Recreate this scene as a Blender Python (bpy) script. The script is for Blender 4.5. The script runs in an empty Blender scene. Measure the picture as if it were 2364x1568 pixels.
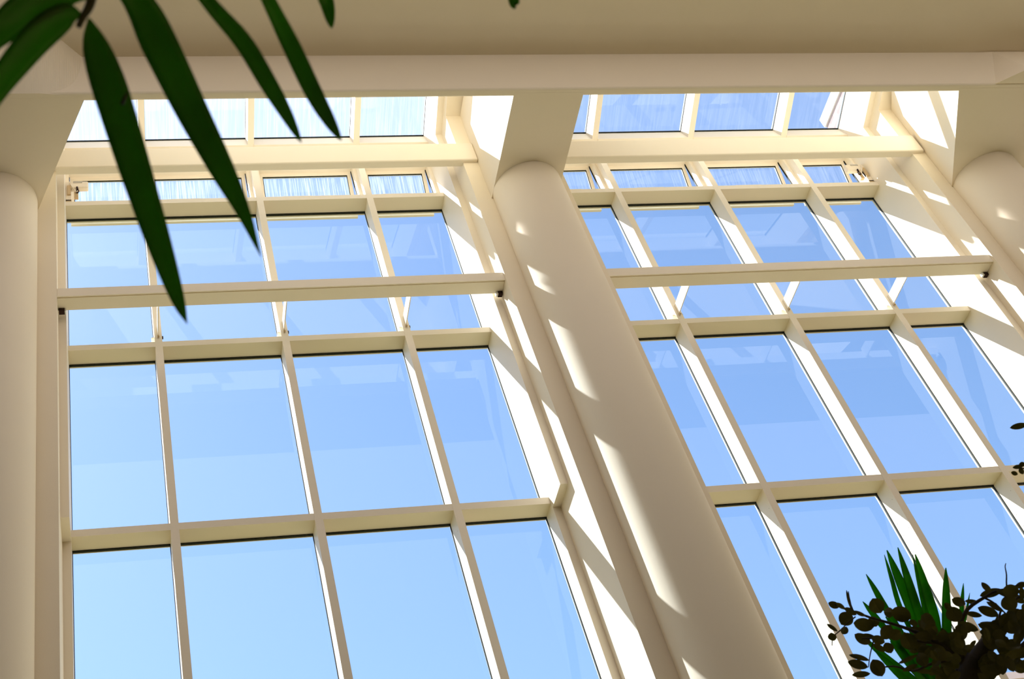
import bpy, bmesh, math, random
from mathutils import Vector, Matrix

S = bpy.context.scene
COL = S.collection
random.seed(7)

# ------------------------------------------------------------------ camera
EYE = Vector((0.0, 0.0, 1.6))
CR = Vector((0.98222114, -0.09554625, -0.16159375))
CU = Vector((0.0418301, -0.72775504, 0.68456033))
CF = Vector((0.18300784, 0.67914911, 0.71081968))
FPX, PX, PY = 3061.12, 802.67, 744.70
cam_data = bpy.data.cameras.new('camera')
cam = bpy.data.objects.new('camera', cam_data)
COL.objects.link(cam)
m = Matrix.Identity(4)
for i in range(3):
    m[i][0], m[i][1], m[i][2], m[i][3] = CR[i], CU[i], -CF[i], EYE[i]
cam.matrix_world = m
cam_data.sensor_fit = 'HORIZONTAL'
cam_data.sensor_width = 36.0
cam_data.lens = FPX / 2364 * 36.0
cam_data.shift_x = (1182 - PX) / 2364
cam_data.shift_y = (PY - 784) / 2364
cam_data.clip_start = 0.05
cam_data.clip_end = 400
cam_data.dof.use_dof = True
cam_data.dof.focus_distance = 14.0
cam_data.dof.aperture_fstop = 7.5
S.camera = cam

# ------------------------------------------------------------------ light
TOSUN = Vector((-0.95, 1.0, 2.05)).normalized()
SUN_EL = math.asin(TOSUN.z)
world = bpy.data.worlds.new('sky')
S.world = world
world.use_nodes = True
wn = world.node_tree.nodes
wl = world.node_tree.links
wn.clear()
sky = wn.new('ShaderNodeTexSky')
sky.sky_type = 'NISHITA'
sky.sun_disc = False
sky.sun_elevation = SUN_EL
sky.sun_rotation = math.atan2(TOSUN.x, TOSUN.y)
sky.altitude = 0
sky.air_density = 1.0
sky.dust_density = 0.7
sky.ozone_density = 3.2
bg = wn.new('ShaderNodeBackground')
bg.inputs['Strength'].default_value = 0.262
wo = wn.new('ShaderNodeOutputWorld')
wl.new(sky.outputs['Color'], bg.inputs['Color'])
wl.new(bg.outputs['Background'], wo.inputs['Surface'])

sd = bpy.data.lights.new('sun', 'SUN')
sd.energy = 16.0
sd.angle = math.radians(0.53)
sd.color = (1.0, 0.97, 0.97)
sun = bpy.data.objects.new('sun', sd)
COL.objects.link(sun)
sun.rotation_euler = TOSUN.to_track_quat('Z', 'Y').to_euler()
sun.location = (-8, 14, 24)

S.view_settings.view_transform = 'Standard'
S.view_settings.look = 'None'
S.view_settings.gamma = 1.0
S.view_settings.use_curve_mapping = False
S.view_settings.exposure = 0.0
S.cycles.max_bounces = 10
S.cycles.diffuse_bounces = 6
S.cycles.glossy_bounces = 4
S.cycles.transmission_bounces = 6
S.cycles.transparent_max_bounces = 24
S.cycles.use_denoising = True
S.cycles.caustics_reflective = False
S.cycles.caustics_refractive = False

# ------------------------------------------------------------------ materials
def new_mat(name):
    mt = bpy.data.materials.new(name)
    mt.use_nodes = True
    n = mt.node_tree.nodes
    n.clear()
    out = n.new('ShaderNodeOutputMaterial')
    return mt, n, mt.node_tree.links, out

def paint(name, col, rough=0.55, var=0.03, scale=6.0, bump=0.0, bscale=60):
    mt, n, l, out = new_mat(name)
    b = n.new('ShaderNodeBsdfPrincipled')
    b.inputs['Roughness'].default_value = rough
    b.inputs['Specular IOR Level'].default_value = 0.15
    tc = n.new('ShaderNodeTexCoord')
    nz = n.new('ShaderNodeTexNoise')
    nz.inputs['Scale'].default_value = scale
    nz.inputs['Detail'].default_value = 4
    l.new(tc.outputs['Object'], nz.inputs['Vector'])
    mx = n.new('ShaderNodeMix')
    mx.data_type = 'RGBA'
    c0 = [c * (1 - var) for c in col]
    c1 = [min(1, c * (1 + var)) for c in col]
    mx.inputs['A'].default_value = (*c0, 1)
    mx.inputs['B'].default_value = (*c1, 1)
    l.new(nz.outputs['Fac'], mx.inputs['Factor'])
    l.new(mx.outputs['Result'], b.inputs['Base Color'])
    if bump:
        n2 = n.new('ShaderNodeTexNoise')
        n2.inputs['Scale'].default_value = bscale
        l.new(tc.outputs['Object'], n2.inputs['Vector'])
        bp = n.new('ShaderNodeBump')
        bp.inputs['Strength'].default_value = bump
        bp.inputs['Distance'].default_value = 0.002
        l.new(n2.outputs['Fac'], bp.inputs['Height'])
        l.new(bp.outputs['Normal'], b.inputs['Normal'])
    l.new(b.outputs['BSDF'], out.inputs['Surface'])
    return mt

def glass(name, dirt_glare=0.0, streak=0.0, tint=(0.91, 0.97, 1.0)):
    mt, n, l, out = new_mat(name)
    tr = n.new('ShaderNodeBsdfTransparent')
    tr.inputs['Color'].default_value = (*tint, 1)
    gl = n.new('ShaderNodeBsdfGlossy')
    gl.inputs['Roughness'].default_value = 0.0
    gl.inputs['Color'].default_value = (1, 1, 1, 1)
    fr = n.new('ShaderNodeFresnel')
    fr.inputs['IOR'].default_value = 1.45
    mx = n.new('ShaderNodeMixShader')
    geo = n.new('ShaderNodeNewGeometry')
    inv = n.new('ShaderNodeMath')
    inv.operation = 'SUBTRACT'
    inv.inputs[0].default_value = 1.0
    l.new(geo.outputs['Backfacing'], inv.inputs[1])
    ml = n.new('ShaderNodeMath')
    ml.operation = 'MULTIPLY'
    l.new(fr.outputs['Fac'], ml.inputs[0])
    l.new(inv.outputs['Value'], ml.inputs[1])
    m16 = n.new('ShaderNodeMath')
    m16.operation = 'MULTIPLY'
    m16.use_clamp = True
    m16.inputs[1].default_value = 1.0      # both faces of the pane reflect
    l.new(ml.outputs['Value'], m16.inputs[0])
    l.new(m16.outputs['Value'], mx.inputs['Fac'])
    l.new(tr.outputs['BSDF'], mx.inputs[1])
    l.new(gl.outputs['BSDF'], mx.inputs[2])
    last = mx
    if dirt_glare or streak:
        tl = n.new('ShaderNodeBsdfTranslucent')
        tl.inputs['Color'].default_value = (0.97, 0.94, 0.98, 1)
        tc = n.new('ShaderNodeTexCoord')
        mp = n.new('ShaderNodeMapping')
        mp.inputs['Scale'].default_value = (55.0, 1.5, 1.5)
        l.new(tc.outputs['Object'], mp.inputs['Vector'])
        nz = n.new('ShaderNodeTexNoise')
        nz.inputs['Scale'].default_value = 1.0
        nz.inputs['Detail'].default_value = 3
        l.new(mp.outputs['Vector'], nz.inputs['Vector'])
        mr = n.new('ShaderNodeMapRange')
        mr.inputs['From Min'].default_value = 0.42
        mr.inputs['From Max'].default_value = 0.72
        mr.inputs['To Min'].default_value = dirt_glare
        mr.inputs['To Max'].default_value = dirt_glare + streak
        l.new(nz.outputs['Fac'], mr.inputs['Value'])
        m2 = n.new('ShaderNodeMixShader')
        l.new(mr.outputs['Result'], m2.inputs['Fac'])
        l.new(mx.outputs['Shader'], m2.inputs[1])
        l.new(tl.outputs['BSDF'], m2.inputs[2])
        last = m2
    l.new(last.outputs['Shader'], out.inputs['Surface'])
    return mt

def leaf_mat(name, col, tcol, tfac=0.5, rough=0.4, var=0.25, stripes=0.0):
    mt, n, l, out = new_mat(name)
    b = n.new('ShaderNodeBsdfPrincipled')
    b.inputs['Roughness'].default_value = rough
    b.inputs['Specular IOR Level'].default_value = 0.35
    tc = n.new('ShaderNodeTexCoord')
    nz = n.new('ShaderNodeTexNoise')
    nz.inputs['Scale'].default_value = 9.0
    nz.inputs['Detail'].default_value = 3
    l.new(tc.outputs['Object'], nz.inputs['Vector'])
    def ramp(c):
        mx = n.new('ShaderNodeMix')
        mx.data_type = 'RGBA'
        mx.inputs['A'].default_value = (*[x * (1 - var) for x in c], 1)
        mx.inputs['B'].default_value = (*[min(1, x * (1 + var)) for x in c], 1)
        l.new(nz.outputs['Fac'], mx.inputs['Factor'])
        return mx
    l.new(ramp(col).outputs['Result'], b.inputs['Base Color'])
    t = n.new('ShaderNodeBsdfTranslucent')
    l.new(ramp(tcol).outputs['Result'], t.inputs['Color'])
    ms = n.new('ShaderNodeMixShader')
    ms.inputs['Fac'].default_value = tfac
    l.new(b.outputs['BSDF'], ms.inputs[1])
    l.new(t.outputs['BSDF'], ms.inputs[2])
    l.new(ms.outputs['Shader'], out.inputs['Surface'])
    return mt

def brick_mat():
    mt, n, l, out = new_mat('brick')
    b = n.new('ShaderNodeBsdfPrincipled')
    b.inputs['Roughness'].default_value = 0.9
    tc = n.new('ShaderNodeTexCoord')
    sp = n.new('ShaderNodeSeparateXYZ')
    ad = n.new('ShaderNodeMath')
    cb = n.new('ShaderNodeCombineXYZ')
    l.new(tc.outputs['Object'], sp.inputs['Vector'])
    l.new(sp.outputs['X'], ad.inputs[0])
    l.new(sp.outputs['Y'], ad.inputs[1])
    l.new(ad.outputs['Value'], cb.inputs['X'])
    l.new(sp.outputs['Z'], cb.inputs['Y'])
    br = n.new('ShaderNodeTexBrick')
    br.inputs['Color1'].default_value = (0.36, 0.20, 0.17, 1)
    br.inputs['Color2'].default_value = (0.45, 0.26, 0.22, 1)
    br.inputs['Mortar'].default_value = (0.45, 0.40, 0.34, 1)
    br.inputs['Scale'].default_value = 2.2
    br.inputs['Mortar Size'].default_value = 0.012
    l.new(cb.outputs['Vector'], br.inputs['Vector'])
    l.new(br.outputs['Color'], b.inputs['Base Color'])
    l.new(b.outputs['BSDF'], out.inputs['Surface'])
    return mt

M = {}
CREAM = (0.82, 0.72, 0.56)
M['wall'] = paint('cream_plaster', CREAM, 0.75, 0.02, 2.0, 0.25, 90)
M['frame'] = paint('cream_metal', (0.81, 0.72, 0.58), 0.45, 0.015, 4.0)
M['ceil'] = paint('ceiling_plaster', CREAM, 0.8, 0.025, 2.0, 0.2, 90)
M['gasket'] = paint('black_rubber', (0.012, 0.014, 0.008), 0.6)
M['glass'] = glass('clear_glass')
M['dirty'] = glass('streaked_glass', 0.02, 0.10)
M['sky_glass'] = glass('roof_glass', 0.012, 0.01)
M['sky_glass_1'] = glass('sun_glare_roof_glass', 0.05, 0.03)  # left bay: sun glare put into the pane as whitish translucency, plus streaks
M['dirty_2'] = glass('lightly_streaked_glass', 0.01, 0.03)
M['floor'] = paint('olive_tile_floor', (0.17, 0.143, 0.052), 0.6, 0.12, 0.8)
M['backwall'] = paint('warm_plaster', (0.12, 0.10, 0.05), 0.8, 0.05, 1.0)
M['dark'] = paint('dark_brown_steel', (0.03, 0.012, 0.008), 0.5)
M['plastic'] = paint('ivory_plastic', (0.74, 0.64, 0.50), 0.35)
M['brass'] = paint('tan_bracket', (0.50, 0.36, 0.20), 0.45)
M['label'] = paint('grey_print', (0.42, 0.38, 0.32), 0.5)
M['brick'] = brick_mat()
M['bouncewall'] = paint('bounce_plaster', (0.52, 0.48, 0.45), 0.8, 0.05, 1.0)
M['lowwall'] = paint('dark_olive_wall', (0.045, 0.045, 0.016), 0.8, 0.1, 1.0)
M['white'] = paint('white_coping', (0.85, 0.83, 0.80), 0.7)
M['ground'] = paint('lawn', (0.165, 0.135, 0.055), 0.9, 0.2, 0.3)
M['palm'] = leaf_mat('palm_leaflet', (0.050, 0.085, 0.022), (0.15, 0.52, 0.015), 0.50, 0.35, 0.4)
M['stem'] = paint('palm_stem', (0.05, 0.042, 0.028), 0.6)
M['fan'] = leaf_mat('fan_leaf', (0.06, 0.11, 0.025), (0.13, 0.55, 0.03), 0.55, 0.4, 0.5)
M['round'] = leaf_mat('round_leaf', (0.15, 0.13, 0.06), (0.34, 0.30, 0.02), 0.32, 0.45, 0.6)
M['twig'] = paint('brown_twig', (0.08, 0.06, 0.045), 0.8, 0.2, 20)

# ------------------------------------------------------------------ helpers
ZO = 1.6   # heights below are measured from the eye level 1.6 m above the floor

class MB:
    def __init__(s):
        s.v = []
        s.f = []
    def add(s, vs, fs):
        o = len(s.v)
        s.v += [tuple(p) for p in vs]
        s.f += [tuple(i + o for i in f) for f in fs]
        return s
    def box(s, x0, x1, y0, y1, z0, z1):
        vs = [(x, y, z) for z in (z0, z1) for y in (y0, y1) for x in (x0, x1)]
        return s.add(vs, [(0, 2, 3, 1), (4, 5, 7, 6), (0, 1, 5, 4), (2, 6, 7, 3), (0, 4, 6, 2), (1, 3, 7, 5)])
    def prism_x(s, poly, x0, x1):
        n = len(poly)
        vs = [(x0, y, z) for y, z in poly] + [(x1, y, z) for y, z in poly]
        fs = [tuple(range(n)), tuple(range(2 * n - 1, n - 1, -1))]
        fs += [(i, n + i, n + (i + 1) % n, (i + 1) % n) for i in range(n)]
        return s.add(vs, fs)
    def prism_z(s, poly, z0, z1, top=None):
        n = len(poly)
        top = top or poly
        vs = [(x, y, z0) for x, y in poly] + [(x, y, z1) for x, y in top]
        fs = [tuple(range(n - 1, -1, -1)), tuple(range(n, 2 * n))]
        fs += [(i, (i + 1) % n, n + (i + 1) % n, n + i) for i in range(n)]
        return s.add(vs, fs)
    def cyl(s, a, b, r, n=16, r2=None):
        a, b = Vector(a), Vector(b)
        d = (b - a).normalized()
        u = d.orthogonal().normalized()
        w = d.cross(u)
        r2 = r if r2 is None else r2
        vs = []
        for p, q in ((a, r), (b, r2)):
            for i in range(n):
                t = 2 * math.pi * i / n
                vs.append(p + u * math.cos(t) * q + w * math.sin(t) * q)
        fs = [(i, (i + 1) % n, n + (i + 1) % n, n + i) for i in range(n)]
        vs += vs[:]                      # caps on their own vertices keep the side normals level
        fs += [tuple(range(3 * n - 1, 2 * n - 1, -1)), tuple(range(3 * n, 4 * n))]
        return s.add(vs, fs)
    def tube(s, pts, rad, n=8):
        pts = [Vector(p) for p in pts]
        rs = rad if isinstance(rad, (list, tuple)) else [rad] * len(pts)
        vs = []
        u = None
        for i, p in enumerate(pts):
            d = (pts[min(i + 1, len(pts) - 1)] - pts[max(i - 1, 0)]).normalized()
            u = d.orthogonal().normalized() if u is None else (u - d * u.dot(d)).normalized()
            w = d.cross(u)
            for k in range(n):
                t = 2 * math.pi * k / n
                vs.append(p + (u * math.cos(t) + w * math.sin(t)) * rs[i])
        fs = []
        for i in range(len(pts) - 1):
            for k in range(n):
                fs.append((i * n + k, i * n + (k + 1) % n, (i + 1) * n + (k + 1) % n, (i + 1) * n + k))
        fs += [tuple(range(n - 1, -1, -1)), tuple(range(len(pts) * n - n, len(pts) * n))]
        return s.add(vs, fs)
    def obj(s, name, mat, parent=None, bevel=0.0, smooth=False, seg=2):
        org = Vector(parent['_o']) if parent is not None and '_o' in parent else None
        if org is None:
            cx = [(min(p[i] for p in s.v) + max(p[i] for p in s.v)) / 2 for i in range(3)]
            cx[2] = min(p[2] for p in s.v)
            org = Vector(cx)
        me = bpy.data.meshes.new(name)
        me.from_pydata([(p[0] - org.x, p[1] - org.y, p[2] - org.z) for p in s.v], [], s.f)
        bm = bmesh.new()
        bm.from_mesh(me)
        bmesh.ops.recalc_face_normals(bm, faces=bm.faces)
        bm.to_mesh(me)
        bm.free()
        me.materials.append(mat)
        if smooth:
            for p in me.polygons:
                p.use_smooth = True
        o = bpy.data.objects.new(name, me)
        COL.objects.link(o)
        if parent is not None:
            o.parent = parent
            if '_o' not in parent:
                o.location = org - world_loc(parent)
            if parent.type == 'MESH' and '_o' in parent:
                pass
            o['_o'] = tuple(org)
        else:
            o.location = (org.x, org.y, org.z + ZO)
            o['_o'] = tuple(org)
        if bevel:
            bv = o.modifiers.new('bevel', 'BEVEL')
            bv.width = bevel
            bv.segments = seg
            bv.limit_method = 'ANGLE'
            bv.angle_limit = math.radians(40)
            bv.harden_normals = False
        return o

def world_loc(o):
    v = Vector((0, 0, 0))
    while o:
        v += o.location
        o = o.parent
    return v

def empty(name, loc):
    o = bpy.data.objects.new(name, None)
    COL.objects.link(o)
    o.location = (loc[0], loc[1], loc[2] + ZO)
    o['_o'] = tuple(loc)
    o.empty_display_size = 0.2
    return o

def tag(o, label, cat=None, group=None, kind=None):
    o['label'] = label
    if cat: o['category'] = cat
    if group: o['group'] = group
    if kind: o['kind'] = kind
    return o

def at(x, y, dist):
    """point seen at photo pixel (x, y), dist metres from the eye"""
    d = CR * ((x - PX) / FPX) - CU * ((y - PY) / FPX) + CF
    return d.normalized() * dist

# ------------------------------------------------------------------ dimensions (from the photograph)
D = 10.965          # inner face of the mullions
YG = 11.204         # inner face of the glass
W = 0.088
SP = 1.5004
M1 = 0.6606
B = 6.5656
JR = 4.7055
JL = 2 * (M1 + SP) - JR
YJ = 10.56
XS = JR + 0.088     # room side face of each wall return
XSL = JL - 0.088
YP = 10.22
XL = 4.996
CX, CY, CRAD = 5.441, 10.085, 0.445
ZS = 12.89
ZC = 13.64
SL = 0.322
FLOOR = -1.6
YT = 8.70           # where the roof glazing ends behind the header
def zgl(y): return 15.50 - SL * (y - 10.42)
def zmi(y): return 15.262 - SL * (y - 10.275)
def zji(y): return 14.94 - SL * (y - 10.057)
def zpi(y): return 14.73 - SL * (y - YP)
TR = [(13.906, 13.986), (11.205, 11.289), (8.509, 8.596), (5.815, 5.90), (3.12, 3.205), (0.425, 0.51)]
ZH = 14.855         # head of the vent windows

# ------------------------------------------------------------------ shell
f = MB().box(-9, 24, -10, 11.0, FLOOR - 0.3, FLOOR).obj('floor', M['floor'])
tag(f, 'olive tan tiled floor far below the glazed wall', kind='structure')
g = MB().box(-40, 70, 11.0, 90, FLOOR - 0.5, FLOOR - 0.1).obj('ground', M['ground'])
tag(g, 'dark green lawn outside the glazed wall', 'ground', kind='structure')
w = MB().box(-12, 30, 1.7, 2.0, 11.2, 27.0).obj('wall_bounce', M['bouncewall'])  # unseen wall added to bounce sunlight onto the header face
tag(w, 'unseen pale wall added high above the viewer to bounce sunlight', kind='structure')
w = MB().box(-9, 24, -10.3, -10, FLOOR, 15.0).obj('wall_back', M['lowwall'])
tag(w, 'dark olive wall behind the viewer', kind='structure')
w = MB().box(-9.3, -9, -10, 11.0, FLOOR, 15.0).obj('wall_side', M['backwall'])
tag(w, 'warm plaster wall at the far left of the hall', kind='structure')
w = MB().box(24, 24.3, -10, 11.0, FLOOR, 15.0).obj('wall_far', M['backwall'])
tag(w, 'warm plaster wall at the far right of the hall', kind='structure')
c = MB().box(-9, 24, 6.6, 8.56, ZC, ZC + 0.35).obj('ceiling', M['ceil'])
tag(c, 'flat olive cream ceiling panel across the top of the view', kind='structure')
c = MB().box(-9, 24, -10, 1.7, ZC, ZC + 0.35).obj('ceiling', M['ceil'])  # added out of view to keep blue sky light out of the hall
tag(c, 'unseen cream ceiling panel added behind the viewer to block sky light', kind='structure')
# header in front of the roof glazing
h = MB().box(-9, 24, 8.56, 8.675, ZS, 16.25).obj('trim_1', M['wall'], bevel=0.03, seg=4)
tag(h, 'long cream header beam across the top, ceiling above it and roof glass behind it', kind='structure')

def solid_wall(name, xa, xb, label):
    """return wall between two bays: L plan kept inside x range xa..xb"""
    zt = zgl(YP) + 0.1
    mb = MB()
    mb.prism_x([(YP, FLOOR), (11.30, FLOOR), (11.30, 15.30), (YP, zgl(YP) + 0.12)], xa, xb)
    o = mb.obj(name, M['wall'])
    tag(o, label, kind='structure')
    return o

solid_wall('wall_left', -9.0, XSL, 'cream pier wall at the left edge behind the left column')
solid_wall('wall_middle', XS, XSL + B, 'cream pier wall behind the middle column')
solid_wall('wall_right', XS + B, XSL + 2 * B, 'cream pier wall behind the right column')

def roof_fill(xa, xb, idx, label):
    o = MB().prism_x([(YP, zpi(YP)), (YP, zgl(YP) + 0.12), (8.675, zgl(8.675) + 0.12), (8.675, zpi(8.675))], xa, xb).obj('trim_%d' % idx, M['wall'])
    tag(o, label, kind='structure')

roof_fill(-9.0, XSL, 2, 'sloping cream roof lining above the left bracket beam')
roof_fill(XS, XSL + B, 3, 'sloping cream roof lining above the middle beam')
roof_fill(XS + B, XSL + 2 * B, 4, 'sloping cream roof lining above the right bracket beam')
# lowered soffit block at the left end, cut at 45 degrees
gus = MB()
NS = 96
for i in range(NS + 1):
    t = i / NS
    tx, ty = -0.085 - 1.9 * t, 8.559 - 1.9 * t
    bx0, by0 = -0.09 - 1.9 * t, 8.61 - 0.05 * min(1, t * 4)
    gus.v += [(tx, ty, ZC - 0.001), (bx0, by0, ZS - 0.001), (bx0, 8.67, ZS - 0.001), (tx, 8.67, ZC - 0.001)]
for i in range(NS):
    a_, b_ = i * 4, i * 4 + 4
    gus.f += [(a_, a_ + 1, b_ + 1, b_), (a_ + 1, a_ + 2, b_ + 2, b_ + 1), (a_ + 2, a_ + 3, b_ + 3, b_ + 2), (a_ + 3, a_, b_, b_ + 3)]
gus.f += [(0, 3, 2, 1), (NS * 4, NS * 4 + 1, NS * 4 + 2, NS * 4 + 3)]
o = gus.obj('trim_5', M['wall'])
tag(o, 'lowered cream ceiling block with a slanting edge, top left behind the palm leaflets', kind='structure')
# small corbel under the header in front of the right column
o = MB().prism_z([(11.45, 8.559), (11.83, 8.33), (12.19, 8.33), (12.57, 8.559)], ZS + 0.005, ZC - 0.02,
                 [(11.45, 8.559), (11.80, 8.54), (12.22, 8.54), (12.57, 8.559)]).obj('trim_6', M['wall'])
tag(o, 'shallow cream corbel on the header above the right column', kind='structure')

# ------------------------------------------------------------------ columns and bracket beams
for k, (cx, lab, lab2) in enumerate((
        (CX - B, 'thick round cream column at the left edge of the view', 'wide flared cream beam resting on the left column'),
        (CX, 'thick round cream column in the middle, sun patches down its left side', 'straight cream beam resting on the middle column'),
        (CX + B, 'thick round cream column at the right edge of the view', 'wide flared cream beam resting on the right column'))):
    bot = ZS - 0.002
    c = MB().cyl((cx, CY, FLOOR), (cx, CY, bot - 0.001), CRAD, 96).obj('column', M['wall'])
    for p in c.data.polygons:
        p.use_smooth = len(p.vertices) == 4
    tag(c, lab, 'column', 'round columns in front of the glazed wall')
    if k == 1:
        mb = MB().box(XL, 2 * CX - XL - 0.01, 8.62, YP - 0.001, bot, zpi(YP))
    else:
        pl = [(-0.441, YP - 0.001), (-1.03, 8.676)]
        right = [(-x, y) for x, y in pl]
        poly = [(cx + 0.441, YP - 0.001), (cx + 1.06, 8.62), (cx - 1.06, 8.62), (cx - 0.441, YP - 0.001)]
        mb = MB().prism_z(poly, bot, zpi(YP))
    b = mb.obj('ceiling_beam', M['wall'])
    tag(b, lab2, 'beam', 'beams running back from the header to the pier walls')

# ------------------------------------------------------------------ glazed bays
def glazed_bay(idx, ox, label):
    root = empty('window_%d' % idx, (ox + M1 + SP, 11.1, FLOOR))
    root['kind'] = 'structure'
    root['label'] = label
    xm = [ox + M1 + i * SP for i in range(3)]
    yo = YG + 0.030
    # mullions bend from the wall up into the roof slope
    prof = [(D, FLOOR), (YG, FLOOR), (YG, zgl(YG)), (YT, zgl(YT)), (YT, zmi(YT)), (D, zmi(D))]
    go = 0.026
    cap = [(YG + go, FLOOR), (YG + go + 0.035, FLOOR), (YG + go + 0.035, zgl(YG) + 0.045), (YT, zgl(YT) + 0.045), (YT, zgl(YT) + 0.03), (YG + go, zgl(YG) + 0.025)]
    gk = [(YG, FLOOR), (YG + go, FLOOR), (YG + go, zgl(YG) + go), (YT, zgl(YT) + go), (YT, zgl(YT)), (YG, zgl(YG))]
    for x in xm:
        mu = MB().prism_x(prof, x - W / 2, x + W / 2).obj('mullion', M['frame'], root)
        MB().prism_x(cap, x - W / 2 + 0.004, x + W / 2 - 0.004).obj('outer_cap', M['frame'], mu)
        MB().prism_x(gk, x - W / 2 - 0.006, x + W / 2 + 0.006).obj('gasket', M['gasket'], mu)
        if idx < 3:
            for zs in (8.27, 8.03, 7.87, 7.64, 7.40):
                for ys in (11.02, 11.158):
                    MB().cyl((x - W / 2 - 0.0015, ys, zs), (x - W / 2 + 0.001, ys, zs), 0.0045, 8).obj('screw', M['label'], mu)
    # jambs, deep above and shallow below the step
    ju = [(YJ, 8.44), (YG, 8.44), (YG, zgl(YG)), (YT, zgl(YT)), (YT, zji(YT)), (YJ, zji(YJ))]
    jl = [(D - 0.015, FLOOR), (YG, FLOOR), (YG, 8.44), (D - 0.015, 8.44)]
    for xa, xb, sgn in ((ox + XSL, ox + JL, 1), (ox + JR, ox + XS, -1)):
        MB().prism_x(ju, xa, xb).obj('jamb', M['frame'], root)
        MB().prism_x(jl, xa, xb).obj('lower_jamb', M['frame'], root)
        if sgn > 0:
            MB().prism_x(gk, xa, xb + 0.006).obj('gasket', M['gasket'], root)
            MB().prism_x(cap, xa, xb - 0.004).obj('outer_cap', M['frame'], root)
        else:
            MB().prism_x(gk, xa - 0.006, xb).obj('gasket', M['gasket'], root)
            MB().prism_x(cap, xa + 0.004, xb).obj('outer_cap', M['frame'], root)
    cols = []
    edges = [ox + JL] + sum([[x - W / 2, x + W / 2] for x in xm], []) + [ox + JR]
    for i in range(0, 8, 2):
        cols.append((edges[i], edges[i + 1]))
    for ci, (xa, xb) in enumerate(cols):
        for z0, z1 in TR:
            t = MB().box(xa, xb, D + 0.003, YG, z0, z1).obj('transom', M['frame'], root)
            MB().box(xa, xb, YG - 0.006, YG + go, z0 - 0.013, z1 + 0.004).obj('gasket', M['gasket'], t)
            MB().box(xa, xb, YG + go, YG + go + 0.035, z0 + 0.004, z1 - 0.004).obj('outer_cap', M['frame'], t)
        MB().box(xa, xb, D + 0.003, YG, FLOOR, FLOOR + 0.1).obj('sill', M['frame'], root)
        # head piece where the wall turns into the roof slope
        hd = [(D + 0.003, ZH), (YG, ZH), (YG, zgl(YG)), (10.975, zgl(10.975)), (10.885, zmi(10.885) - 0.01), (D + 0.003, zmi(D) - 0.01)]
        MB().prism_x(hd, xa, xb).obj('head_rail', M['frame'], root)
        MB().prism_x([(10.975, zgl(10.975) - 0.006), (10.985, zgl(10.985) - 0.006), (10.985, zgl(10.985) + 0.02), (10.965, zgl(10.965) + 0.02), (10.965, zgl(10.965) - 0.006)], xa, xb).obj('gasket', M['gasket'], root)
        MB().box(xa, xb, YT - 0.02, YT + 0.03, zmi(YT), zgl(YT) + 0.06).obj('top_rail', M['frame'], root)
        # fixed panes
        lv = [TR[0][0]] + [z for t in TR[1:] for z in (t[1], t[0])] + [FLOOR + 0.1]
        for i in range(0, len(lv) - 1, 2):
            MB().box(xa, xb, YG + 0.004, YG + 0.012, lv[i + 1], lv[i]).obj('pane', M['glass'], root)
        y0, y1 = 10.975, YT + 0.03
        pz = 0.006
        MB().prism_x([(y0, zgl(y0) + pz), (y0, zgl(y0) + pz + 0.008), (y1, zgl(y1) + pz + 0.008), (y1, zgl(y1) + pz)], xa, xb).obj('roof_pane', M['sky_glass_1'] if idx == 1 else M['sky_glass'], root)
        # vent window: fixed frame and a top hung sash, opened outwards
        zb, zt = TR[0][1], ZH
        fw = 0.042
        fr = MB()
        fr.box(xa, xa + fw, 11.10, YG + 0.02, zb, zt)
        fr.box(xb - fw, xb, 11.10, YG + 0.02, zb, zt)
        fr.box(xa + fw, xb - fw, 11.10, YG + 0.02, zt - 0.03, zt)
        vf = fr.obj('vent_frame', M['frame'], root)
        sg = MB()
        sg.box(xb - fw - 0.008, xb - fw, 11.205, YG + 0.022, zb, zt - 0.03)
        sg.box(xa + fw, xa + fw + 0.008, 11.205, YG + 0.022, zb, zt - 0.03)
        sg.obj('vent_seal', M['gasket'], root)
        ang = math.radians(13.0)
        L = 0.80
        hy, hz = YG + 0.012, zt - 0.035
        ca, sa = math.cos(ang), math.sin(ang)
        def P(x, u, v):      # u down the sash, v thickness outwards
            return (x, hy + u * sa + v * ca, hz - u * ca + v * sa)
        def bar(mb, x0, x1, u0, u1, v0, v1):
            vs = [P(x, u, v) for u in (u0, u1) for v in (v0, v1) for x in (x0, x1)]
            mb.add(vs, [(0, 2, 3, 1), (4, 5, 7, 6), (0, 1, 5, 4), (2, 6, 7, 3), (0, 4, 6, 2), (1, 3, 7, 5)])
        sx0, sx1 = xa + fw + 0.010, xb - fw - 0.010
        sw = 0.052
        sash = MB()
        bar(sash, sx0, sx0 + sw, 0, L, 0, 0.045)
        bar(sash, sx1 - sw, sx1, 0, L, 0, 0.045)
        bar(sash, sx0 + sw, sx1 - sw, 0, sw, 0, 0.045)
        bar(sash, sx0 + sw, sx1 - sw, L - 0.16, L, 0, 0.045)
        so = sash.obj('sash', M['frame'], root)
        gp = MB()
        bar(gp, sx0 + sw, sx1 - sw, sw, L - 0.16, 0.020, 0.028)
        gp.obj('pane', M['dirty'] if idx == 1 else M['dirty_2'], so)
        gg = MB()
        bar(gg, sx0 + sw, sx1 - sw, sw, sw + 0.010, 0.006, 0.019)
        bar(gg, sx1 - sw - 0.009, sx1 - sw, sw, L - 0.16, 0.006, 0.019)
        bar(gg, sx0 + sw, sx0 + sw + 0.009, sw, L - 0.16, 0.006, 0.019)
        gg.obj('gasket', M['gasket'], so)
        lk = MB()
        xc = xa + (xb - xa) * 0.34
        lk.box(xc - 0.20, xc + 0.20, 10.975, 11.03, zb, zb + 0.014)
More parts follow.
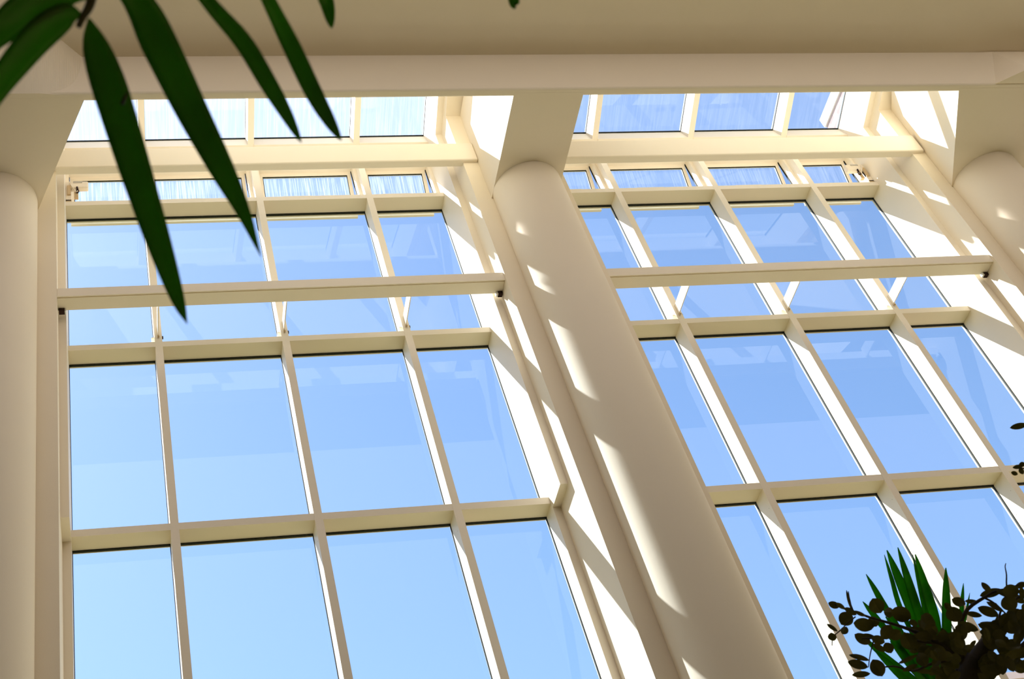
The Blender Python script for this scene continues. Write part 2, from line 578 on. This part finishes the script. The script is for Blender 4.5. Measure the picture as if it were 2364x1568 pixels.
        lk.box(xc - 0.19, xc + 0.13, 10.985, 11.03, zb + 0.014, zb + 0.022)
        lk.obj('lock_plate', M['frame'], root)
    return root

glazed_bay(1, 0.0, 'tall gridded glass bay on the left, between left and middle columns')
glazed_bay(2, B, 'tall gridded glass bay on the right, between middle and right columns')
glazed_bay(3, 2 * B, 'glass bay beyond the right column, barely showing')

# ------------------------------------------------------------------ cross beams
for k in range(3):
    ox = k * B
    side = ('left', 'right', 'far right')[k]
    u = MB().box(ox + (CX - B) + 0.446 + (0.03 if k != 1 else 0), ox + XL - 0.001 - (0.03 if k else 0), 10.165, 10.287, 13.655, 14.03).obj('crossbeam', M['frame'], bevel=0.022, seg=4)
    tag(u, 'upper rounded cream beam across the %s glass bay, below the roof glass' % side, 'beam', 'cross beams in front of the glass bays')
    root = empty('crossbeam', (ox + M1 + SP, 10.37, 11.365))
    tag(root, 'lower cream beam across the %s glass bay, with short struts to the mullions' % side, 'beam', 'cross beams in front of the glass bays')
    bm_ = MB().box(ox + XSL + 0.001, ox + XS - 0.001, 10.290, 10.478, 11.366, 11.492)
    bm_.box(ox + XSL + 0.001, ox + XS - 0.001, 10.268, 10.291, 11.376, 11.492)
    bm_.box(ox + XSL + 0.001, ox + XS - 0.001, 10.256, 10.270, 11.360, 11.493)
    bm_.obj('beam', M['frame'], root)
    for i in range(3):
        x = ox + M1 + i * SP
        st = MB()
        st.prism_x([(10.478, 11.42), (10.498, 11.374), (10.963, 11.374), (10.963, 11.535), (10.478, 11.535)], x - 0.006, x + 0.006)
        so = st.obj('strut', M['frame'], root)
        MB().cyl((x - 0.010, 10.945, 11.355), (x + 0.012, 10.945, 11.355), 0.013, 10).obj('bolt', M['brass'], so)
        cl = MB()
        cl.prism_x([(10.99, 11.375), (11.05, 11.355), (11.065, 11.375), (11.02, 11.398), (10.99, 11.388)], x - W / 2 - 0.035, x - W / 2)
        cl.obj('clip', M['frame'], so)
        MB().box(x + W / 2, x + W / 2 + 0.016, 10.985, 11.01, 11.37, 11.40).obj('clip', M['dark'], so)
    for xa, xb, xc, xd in ((ox + XSL + 0.01, ox + XSL + 0.075, ox + XSL + 0.075, ox + XSL + 0.092), (ox + XS - 0.062, ox + XS - 0.008, ox + XS - 0.085, ox + XS - 0.062)):
        br = MB().box(xa, xb, 10.44, 10.50, 11.318, 11.372).obj('bracket', M['dark'], root)
        MB().box(xc, xd, 10.445, 10.495, 11.322, 11.370).obj('bracket_end', M['white'], br)

# ------------------------------------------------------------------ window actuators
def actuator(px, mirror, label):
    """motor unit that pushes the vent sash open"""
    root = empty('window_actuator', (px, 11.0, 14.18))
    tag(root, label, 'window opener', 'motor units that open the vent windows')
    s = -1 if mirror else 1
    def bx(x0, x1, *r):
        a, b = px + s * x0, px + s * x1
        return MB().box(min(a, b), max(a, b), *r)
    bx(0.06, 0.30, 10.98, 11.06, 14.30, 14.44).obj('motor_housing', M['plastic'], root, bevel=0.02, seg=3)
    bx(0.10, 0.22, 10.975, 10.982, 14.40, 14.43).obj('rating_label', M['label'], root)
    bx(0.002, 0.07, 11.0, 11.08, 14.05, 14.45).obj('side_bracket', M['plastic'], root)
    bx(0.02, 0.07, 10.98, 11.03, 14.16, 14.36).obj('hinge_block', M['brass'], root, bevel=0.008)
    bx(0.002, 0.075, 11.0, 11.09, 13.99, 14.07).obj('base_block', M['brass'], root)
    bx(0.11, 0.165, 11.0, 11.05, 14.13, 14.24).obj('chain_guide', M['brass'], root)
    cb = MB()
    cb.tube([(px + s * 0.05, 10.975, 14.42), (px + s * 0.08, 10.965, 14.32), (px + s * 0.12, 10.97, 14.24), (px + s * 0.14, 10.975, 14.20)], 0.007)
    cb.obj('cable', M['plastic'], root, smooth=True)
    r = []
    for i in range(13):
        t = 2 * math.pi * i / 12
        r.append((px + s * (0.155 + 0.016 * math.cos(t)), 10.99, 14.235 + 0.032 * math.sin(t)))
    MB().tube(r, 0.008).obj('plug_ring', M['dark'], root, smooth=True)
    MB().cyl((px + s * 0.155, 10.985, 14.27), (px + s * 0.15, 10.985, 14.315), 0.014, 10).obj('plug', M['dark'], root)
    return root

actuator(JL, False, 'ivory motor unit in the top left corner of the left glass bay')
actuator(JR + B, True, 'ivory motor unit in the top right corner of the right glass bay')

# ------------------------------------------------------------------ outside
root = empty('brick_building', (21, 14.2, FLOOR))
tag(root, 'tall brick building with pale coping, seen through the right roof glass', 'building')
MB().box(16, 26, 12.6, 15.8, FLOOR, 22.18).obj('wall', M['brick'], root)
MB().box(15.97, 26, 12.6, 15.83, 22.18, 22.46).obj('coping', M['white'], root)

p = at(2338, 1556, 30.0)
root = empty('brick_building', (p.x + 4, p.y + 3, FLOOR))
tag(root, 'low brick building behind the leaves in the bottom right corner', 'building')
MB().box(p.x - 0.3, p.x + 9, p.y, p.y + 6, FLOOR, p.z - 0.15).obj('wall', M['brick'], root)
MB().box(p.x - 0.45, p.x + 9.1, p.y - 0.08, p.y + 6.1, p.z - 0.15, p.z).obj('coping', M['white'], root)

# ------------------------------------------------------------------ foliage helpers
def catmull(pts, n):
    out = []
    P_ = [pts[0] + (pts[0] - pts[1])] + list(pts) + [pts[-1] + (pts[-1] - pts[-2])]
    segs = len(pts) - 1
    for i in range(n + 1):
        t = i / n * segs
        k = min(int(t), segs - 1)
        u = t - k
        a, b, c, d = P_[k], P_[k + 1], P_[k + 2], P_[k + 3]
        out.append(0.5 * ((2 * b) + (-a + c) * u + (2 * a - 5 * b + 4 * c - d) * u * u + (-a + 3 * b - 3 * c + d) * u ** 3))
    return out

def blade(mb, pts, width, prof, fold=0.25, n=22, face=None, thick=0.0008):
    """long leaf: centre line pts, half width = width*prof(t); V section, real thickness"""
    cl = catmull(pts, n)
    vs = []
    for i, p in enumerate(cl):
        d = (cl[min(i + 1, n)] - cl[max(i - 1, 0)]).normalized()
        view = (face if face is not None else -p).normalized()
        side = d.cross(view).normalized()
        nor = side.cross(d).normalized()
        hw = width * prof(i / n)
        for off, up in ((-1, fold), (-0.5, fold * 0.42), (0, 0), (0.5, fold * 0.42), (1, fold)):
            vs.append(p + side * off * hw + nor * up * hw)
        for off, up in ((1, fold), (0, 0), (-1, fold)):
            vs.append(p + side * off * hw * 0.96 + nor * (up * hw - thick))
    fs = []
    K = 8
    for i in range(n):
        for k in range(K):
            fs.append((i * K + k, i * K + (k + 1) % K, (i + 1) * K + (k + 1) % K, (i + 1) * K + k))
    fs.append(tuple(range(K)))
    fs.append(tuple(range((n + 1) * K - 1, n * K - 1, -1)))
    mb.add(vs, fs)

def prof_leaf(t, a=0.32):
    if t < a: return 0.06 + 0.94 * math.sin(t / a * math.pi / 2) ** 0.9
    return max(0.02, 1 - ((t - a) / (1 - a)) ** 1.9 * 0.98)

def prof_mid(t):
    return max(0.03, math.sin(math.pi * min(1, t * 0.98 + 0.02)) ** 0.62)

# ------------------------------------------------------------------ palm frond hanging in from the top left
frond = empty('palm_frond', tuple(at(200, 30, 1.6)))
tag(frond, 'green palm frond with long hanging leaflets in the top left corner', 'plant')
st = MB()
rach = [(181, 62, 1.58), (192, 38, 1.585), (207, 12, 1.59), (232, -60, 1.61), (330, -190, 1.66), (560, -330, 1.75), (860, -430, 1.86), (1250, -520, 2.0)]
st.tube(catmull([at(*q) for q in rach], 40), [0.0035 + 0.00018 * i for i in range(41)], 10)
st.obj('stem', M['stem'], frond, smooth=True)
LEAFLETS = [
    # photo outline of each leaflet: centre line (x, y, distance), half width px
    ([(205, 42, 1.585), (222, 110, 1.60), (262, 230, 1.63), (315, 400, 1.67), (370, 570, 1.72), (410, 690, 1.76), (432, 748, 1.78)], 39, 'c'),
    ([(222, -90, 1.62), (315, 0, 1.62), (372, 110, 1.64), (440, 250, 1.68), (512, 390, 1.73), (562, 490, 1.77), (602, 592, 1.80)], 40, 'c'),
    ([(330, -190, 1.66), (478, 0, 1.67), (560, 95, 1.69), (618, 190, 1.72), (660, 262, 1.75), (696, 330, 1.78)], 21, 'm'),
    ([(480, -290, 1.72), (620, 0, 1.72), (672, 105, 1.73), (722, 210, 1.76), (758, 275, 1.79), (788, 325, 1.82)], 21, 'm'),
    ([(690, -380, 1.79), (738, -60, 1.79), (757, 15, 1.79), (766, 66, 1.80)], 17, 'm'),
    ([(188, 32, 1.585), (150, 36, 1.575), (95, 78, 1.56), (40, 140, 1.545), (-15, 215, 1.53), (-60, 300, 1.52), (-90, 380, 1.51)], 36, 'c'),
    ([(212, -10, 1.60), (150, -20, 1.59), (70, 15, 1.57), (10, 62, 1.56), (-60, 130, 1.54), (-130, 230, 1.53)], 42, 'c'),
    ([(890, -440, 1.87), (930, -250, 1.88), (960, -120, 1.9), (985, -40, 1.92)], 18, 'm'),
    ([(1060, -480, 1.93), (1130, -270, 1.95), (1175, -80, 1.97), (1187, 4, 1.98), (1190, 14, 1.98)], 15, 'm'),
]
for pts, hw, kind in LEAFLETS:
    mb = MB()
    P3 = [at(*q) for q in pts]
    wd = hw / FPX * P3[len(P3) // 2].length
    blade(mb, P3, wd, (lambda t: prof_leaf(t)) if kind == 'c' else prof_mid, 0.30, 26)
    mb.obj('leaflet', M['palm'], frond, smooth=True)
# dry stub on the first leaflet
MB().tube([at(282, 240, 1.58), at(288, 226, 1.575), at(293, 213, 1.57)], [0.0026, 0.0022, 0.0012], 6).obj('dry_tip', M['stem'], frond, smooth=True)

# ------------------------------------------------------------------ fan palm in the lower right
def cr(x, y):           # crop coordinates used while measuring -> photo pixels
    return 1900 + x / 4.78, 1240 + y / 4.78
fan = empty('fan_palm', (4.35, 5.6, FLOOR))
tag(fan, 'fan palm with stiff pointed green leaves behind the leafy twigs, bottom right', 'plant')
bx_, by_ = cr(1370, 1850)
base = at(bx_, by_, 7.1)
top = Vector((base.x, base.y, base.z))
MB().tube([(top.x + 0.25, top.y + 0.15, FLOOR), (top.x + 0.22, top.y + 0.1, 0.0), (top.x + 0.1, top.y + 0.05, top.z - 1.0), tuple(top)], [0.10, 0.09, 0.07, 0.035], 14).obj('trunk', M['twig'], fan, smooth=True)
BL = [((475, 410), (700, 800), 26, 7.0), ((705, 145), (960, 760), 40, 7.0), ((676, 195), (860, 800), 20, 7.15), ((825, 115), (1060, 860), 36, 6.9),
      ((988, 190), (1135, 860), 18, 7.1), ((1018, 190), (1230, 900), 40, 7.2), ((1355, 340), (1365, 1000), 36, 6.8), ((1550, 510), (1520, 900), 18, 7.3),
      ((1620, 615), (1570, 900), 10, 7.3), ((438, 712), (640, 960), 26, 7.25), ((470, 1150), (830, 1440), 30, 7.0), ((420, 1080), (900, 1500), 24, 7.1),
      ((600, 900), (960, 1330), 40, 7.2), ((740, 1150), (1010, 1480), 26, 6.9), ((560, 1240), (900, 1568), 30, 6.9), ((690, 880), (1000, 1240), 36, 7.3), ((900, 1050), (1150, 1450), 30, 7.0)]
for (tx, ty), (mx_, my_), hw, ds in BL:
    a = at(*cr(tx, ty), ds)
    b_ = at(*cr(mx_, my_), ds + 0.02)
    P3 = [base + (b_ - base) * 0.05, base + (b_ - base) * 0.5, b_, b_ + (a - b_) * 0.55, a]
    mb = MB()
    blade(mb, P3, 1.25 * hw / 4.78 / FPX * ds, lambda t: max(0.03, min(1, 0.25 + t * 1.6) * (1 - max(0, (t - 0.45) / 0.55) ** 2.6 * 0.90)), 0.45, 18)
    mb.obj('leaf_blade', M['fan'], fan, smooth=True)

# ------------------------------------------------------------------ round leaved tree in the lower right
tree = empty('leafy_tree', (5.0, 4.6, FLOOR))
tag(tree, 'leafy tree with small round dark leaves in the bottom right corner', 'tree')
TD = 6.1
br = MB()
def pth(pts, r0, r1, ds=TD):
    P3 = catmull([at(*cr(x, y), ds + (q[0] if q else 0)) for (x, y, *q) in pts], 14)
    br.tube(P3, [r0 + (r1 - r0) * i / 14 for i in range(15)], 7)
tb = at(*cr(1600, 1700), TD)
br.tube(catmull([Vector((tb.x + 0.5, tb.y + 0.3, FLOOR)), Vector((tb.x + 0.4, tb.y + 0.2, tb.z - 2.5)), Vector((tb.x + 0.15, tb.y + 0.05, tb.z - 0.8)), tb, at(*cr(1650, 1500), TD)], 20), [0.07 - 0.0028 * i for i in range(21)], 10)
pth([(1640, 1520), (1560, 1430), (1450, 1310), (1300, 1180), (1120, 1090), (980, 1030), (850, 985), (700, 940), (520, 890), (360, 830), (220, 790), (130, 740)], 0.012, 0.003)
pth([(1300, 1180), (1100, 1160), (900, 1120), (700, 1110), (560, 1120), (430, 1120)], 0.007, 0.003)
pth([(1480, 1340), (1200, 1400), (1000, 1480), (800, 1430), (640, 1440)], 0.007, 0.003)
pth([(1640, 1520), (1500, 1260), (1500, 1050), (1560, 850), (1650, 750), (1780, 670), (1900, 600), (2040, 570), (2180, 520)], 0.012, 0.003)
pth([(1640, 1520), (1850, 1250), (1950, 1000), (2050, 880), (2120, 700), (2218, 640)], 0.014, 0.004)
pth([(1850, 1250), (1930, 1020), (1950, 860), (1960, 800), (1900, 730)], 0.006, 0.003)
pth([(2100, 760), (2030, 560), (2025, 420), (2010, 330), (2018, 290)], 0.004, 0.0016)
pth([(1780, 670), (1900, 740), (2050, 880)], 0.005, 0.003)
pth([(340, 830), (300, 720), (280, 600)], 0.003, 0.002)
pth([(560, 1130), (520, 1300), (500, 1440)], 0.003, 0.002)
pth([(220, 1010), (180, 1040), (110, 1110), (100, 1200)], 0.003, 0.002)
pth([(360, 880), (260, 960), (200, 1030)], 0.003, 0.002)
pth([(1640, 1520), (1750, 1300), (1830, 1150)], 0.05, 0.03)
pth([(1620, 1700), (1640, 1520), (1720, 1330)], 0.06, 0.045)
pth([(2050, 1350), (2400, 1000), (2650, 450), (2640, -200), (2480, -600), (2290, -730), (2170, -765)], 0.014, 0.002)
pth([(2640, -200), (2600, -700), (2480, -1080), (2330, -1230), (2215, -1228)], 0.005, 0.002)
br.obj('branches', M['twig'], tree, smooth=True)
LV = [(120, 750, 110, 70, 20), (195, 760, 100, 45, 35), (255, 905, 150, 140, -50), (235, 1030, 85, 75, -60), (300, 820, 130, 60, 30), (410, 850, 120, 40, 25),
      (450, 970, 190, 130, 10), (590, 755, 160, 150, 60), (725, 830, 95, 105, 0), (860, 855, 190, 150, 20), (105, 1100, 85, 85, 70), (100, 1000, 120, 40, 35),
      (440, 1130, 170, 100, 30), (610, 1140, 130, 90, 20), (500, 1090, 120, 40, 10), (700, 1050, 160, 120, -60), (800, 1080, 130, 110, -30), (940, 1150, 180, 150, 60), (720, 1225, 110, 100, 60),
      (620, 1220, 130, 60, 30), (400, 1325, 190, 55, 15), (385, 1410, 190, 90, 15), (600, 1445, 175, 140, 60), (420, 1515, 170, 60, -5), (940, 1350, 200, 40, -25),
      (1090, 1350, 140, 120, 60), (960, 1440, 160, 45, -25), (1150, 910, 120, 120, 0), (1450, 850, 160, 150, 60), (1500, 720, 130, 90, 20), (1600, 985, 190, 90, 20),
      (1600, 1250, 190, 110, -20), (1640, 715, 120, 45, 5), (1665, 855, 140, 55, 10), (1825, 820, 190, 95, 20), (1800, 560, 120, 60, 45), (1850, 620, 210, 80, -15),
      (2070, 590, 150, 130, 0), (2060, 730, 150, 150, 60), (1900, 770, 170, 50, 30), (2180, 530, 110, 60, -20), (2200, 620, 60, 110, 0), (1850, 955, 180, 35, 5),
      (1800, 1000, 150, 70, 20), (1870, 1060, 220, 120, 5), (2000, 620, 140, 60, 20), (1380, 770, 90, 60, 50), (560, 930, 110, 110, 60), (1000, 950, 90, 60, 30),
      (2150, 1420, 160, 120, 0), (1100, 1480, 200, 50, 10), (1560, 1300, 130, 90, 50), (1650, 1180, 90, 40, -50), (2110, 1290, 190, 80, -20),
      (285, 700, 200, 30, 75), (1960, 930, 120, 60, 50), (2150, 680, 140, 70, 30)]
rnd = random.Random(3)
def inpoly(x, y, poly):
    c_ = False
    for i in range(len(poly)):
        (x1, y1), (x2, y2) = poly[i], poly[i - 1]
        if (y1 > y) != (y2 > y) and x < (x2 - x1) * (y - y1) / (y2 - y1) + x1: c_ = not c_
    return c_
POLYS = [([(1000, 980), (1150, 900), (1290, 1060), (1420, 1010), (1640, 960), (1560, 1120), (1520, 1240), (1450, 1300), (1600, 1420), (1560, 1568), (1250, 1568), (1180, 1440), (1150, 1280), (1000, 1240), (950, 1120)], 62),
         ([(1800, 1060), (1990, 900), (2060, 830), (2218, 800), (2218, 1480), (2060, 1400), (1960, 1240), (1850, 1200), (1790, 1130)], 52),
         ([(1800, 1300), (2060, 1330), (2060, 1440), (1940, 1540), (1640, 1568), (1700, 1400)], 26)]
for poly, cnt in POLYS:
    xs = [p_[0] for p_ in poly]
    ys = [p_[1] for p_ in poly]
    k = 0
    while k < cnt:
        x, y = rnd.uniform(min(xs), max(xs)), rnd.uniform(min(ys), max(ys))
        if inpoly(x, y, poly):
            LV.append((x, y, rnd.uniform(100, 170), rnd.uniform(60, 120), rnd.uniform(-80, 80)))
            k += 1
# leaves past the right edge of the photograph's frame
for k in range(60):
    LV.append((rnd.uniform(2240, 2900), rnd.uniform(300, 1700), rnd.uniform(100, 170), rnd.uniform(60, 120), rnd.uniform(-80, 80)))
for k in range(34):
    LV.append((rnd.uniform(2420, 2800), rnd.uniform(-1300, 300), rnd.uniform(100, 170), rnd.uniform(60, 120), rnd.uniform(-80, 80)))
lf = MB()
def round_leaf(c_, axis, nor, ln, wd, curl):
    side = axis.cross(nor).normalized()
    vs = []
    n = 9
    for i in range(n + 1):
        t = i / n
        hw = wd * 0.5 * (math.sin(math.pi * t) ** 0.6) if 0 < t < 1 else 0.0006
        ctr = c_ + axis * (t - 0.5) * ln - nor * curl * ln * (2 * t - 1) ** 2
        vs += [ctr - side * hw - nor * hw * 0.25, ctr, ctr + side * hw - nor * hw * 0.25]
        vs += [ctr - nor * 0.0006]
    fs = []
    for i in range(n):
        a = i * 4
        b2 = a + 4
        fs += [(a, a + 1, b2 + 1, b2), (a + 1, a + 2, b2 + 2, b2 + 1), (a + 2, a + 3, b2 + 3, b2 + 2), (a + 3, a, b2, b2 + 3)]
    lf.add(vs, fs)
for (x, y, ln, wd, an) in LV:
    ds = TD + rnd.uniform(-0.22, 0.22)
    c_ = at(*cr(x, y), ds)
    k = ds / FPX / 4.78
    a = math.radians(an)
    axis = (CR * math.cos(a) - CU * math.sin(a))
    view = -c_.normalized()
    axis = (axis - view * axis.dot(view) + view * rnd.uniform(-0.25, 0.25)).normalized()
    tilt = rnd.uniform(-0.4, 0.4)
    nor = (view + axis.cross(view) * tilt)
    nor = (nor - axis * nor.dot(axis)).normalized()
    if rnd.random() < 0.5: nor = -nor
    round_leaf(c_, axis, nor, ln * k * 1.03, wd * k * 1.05, rnd.uniform(0.02, 0.12))
for (x, y, ln, wd, an) in ((2352, 984, 34, 13, -12), (2350, 1078, 20, 9, -10), (2342, 1093, 13, 9, 20), (2358, 1088, 14, 10, 60), (2360, 1072, 12, 10, 0)):
    c_ = at(x, y, TD)
    k = TD / FPX
    a = math.radians(an)
    axis = (CR * math.cos(a) - CU * math.sin(a))
    nor = -c_.normalized()
    axis = (axis - nor * axis.dot(nor)).normalized()
    round_leaf(c_, axis, nor, ln * k, wd * k, 0.08)
lf.obj('foliage', M['round'], tree, smooth=False)

for o in bpy.data.objects:
    if '_o' in o: del o['_o']
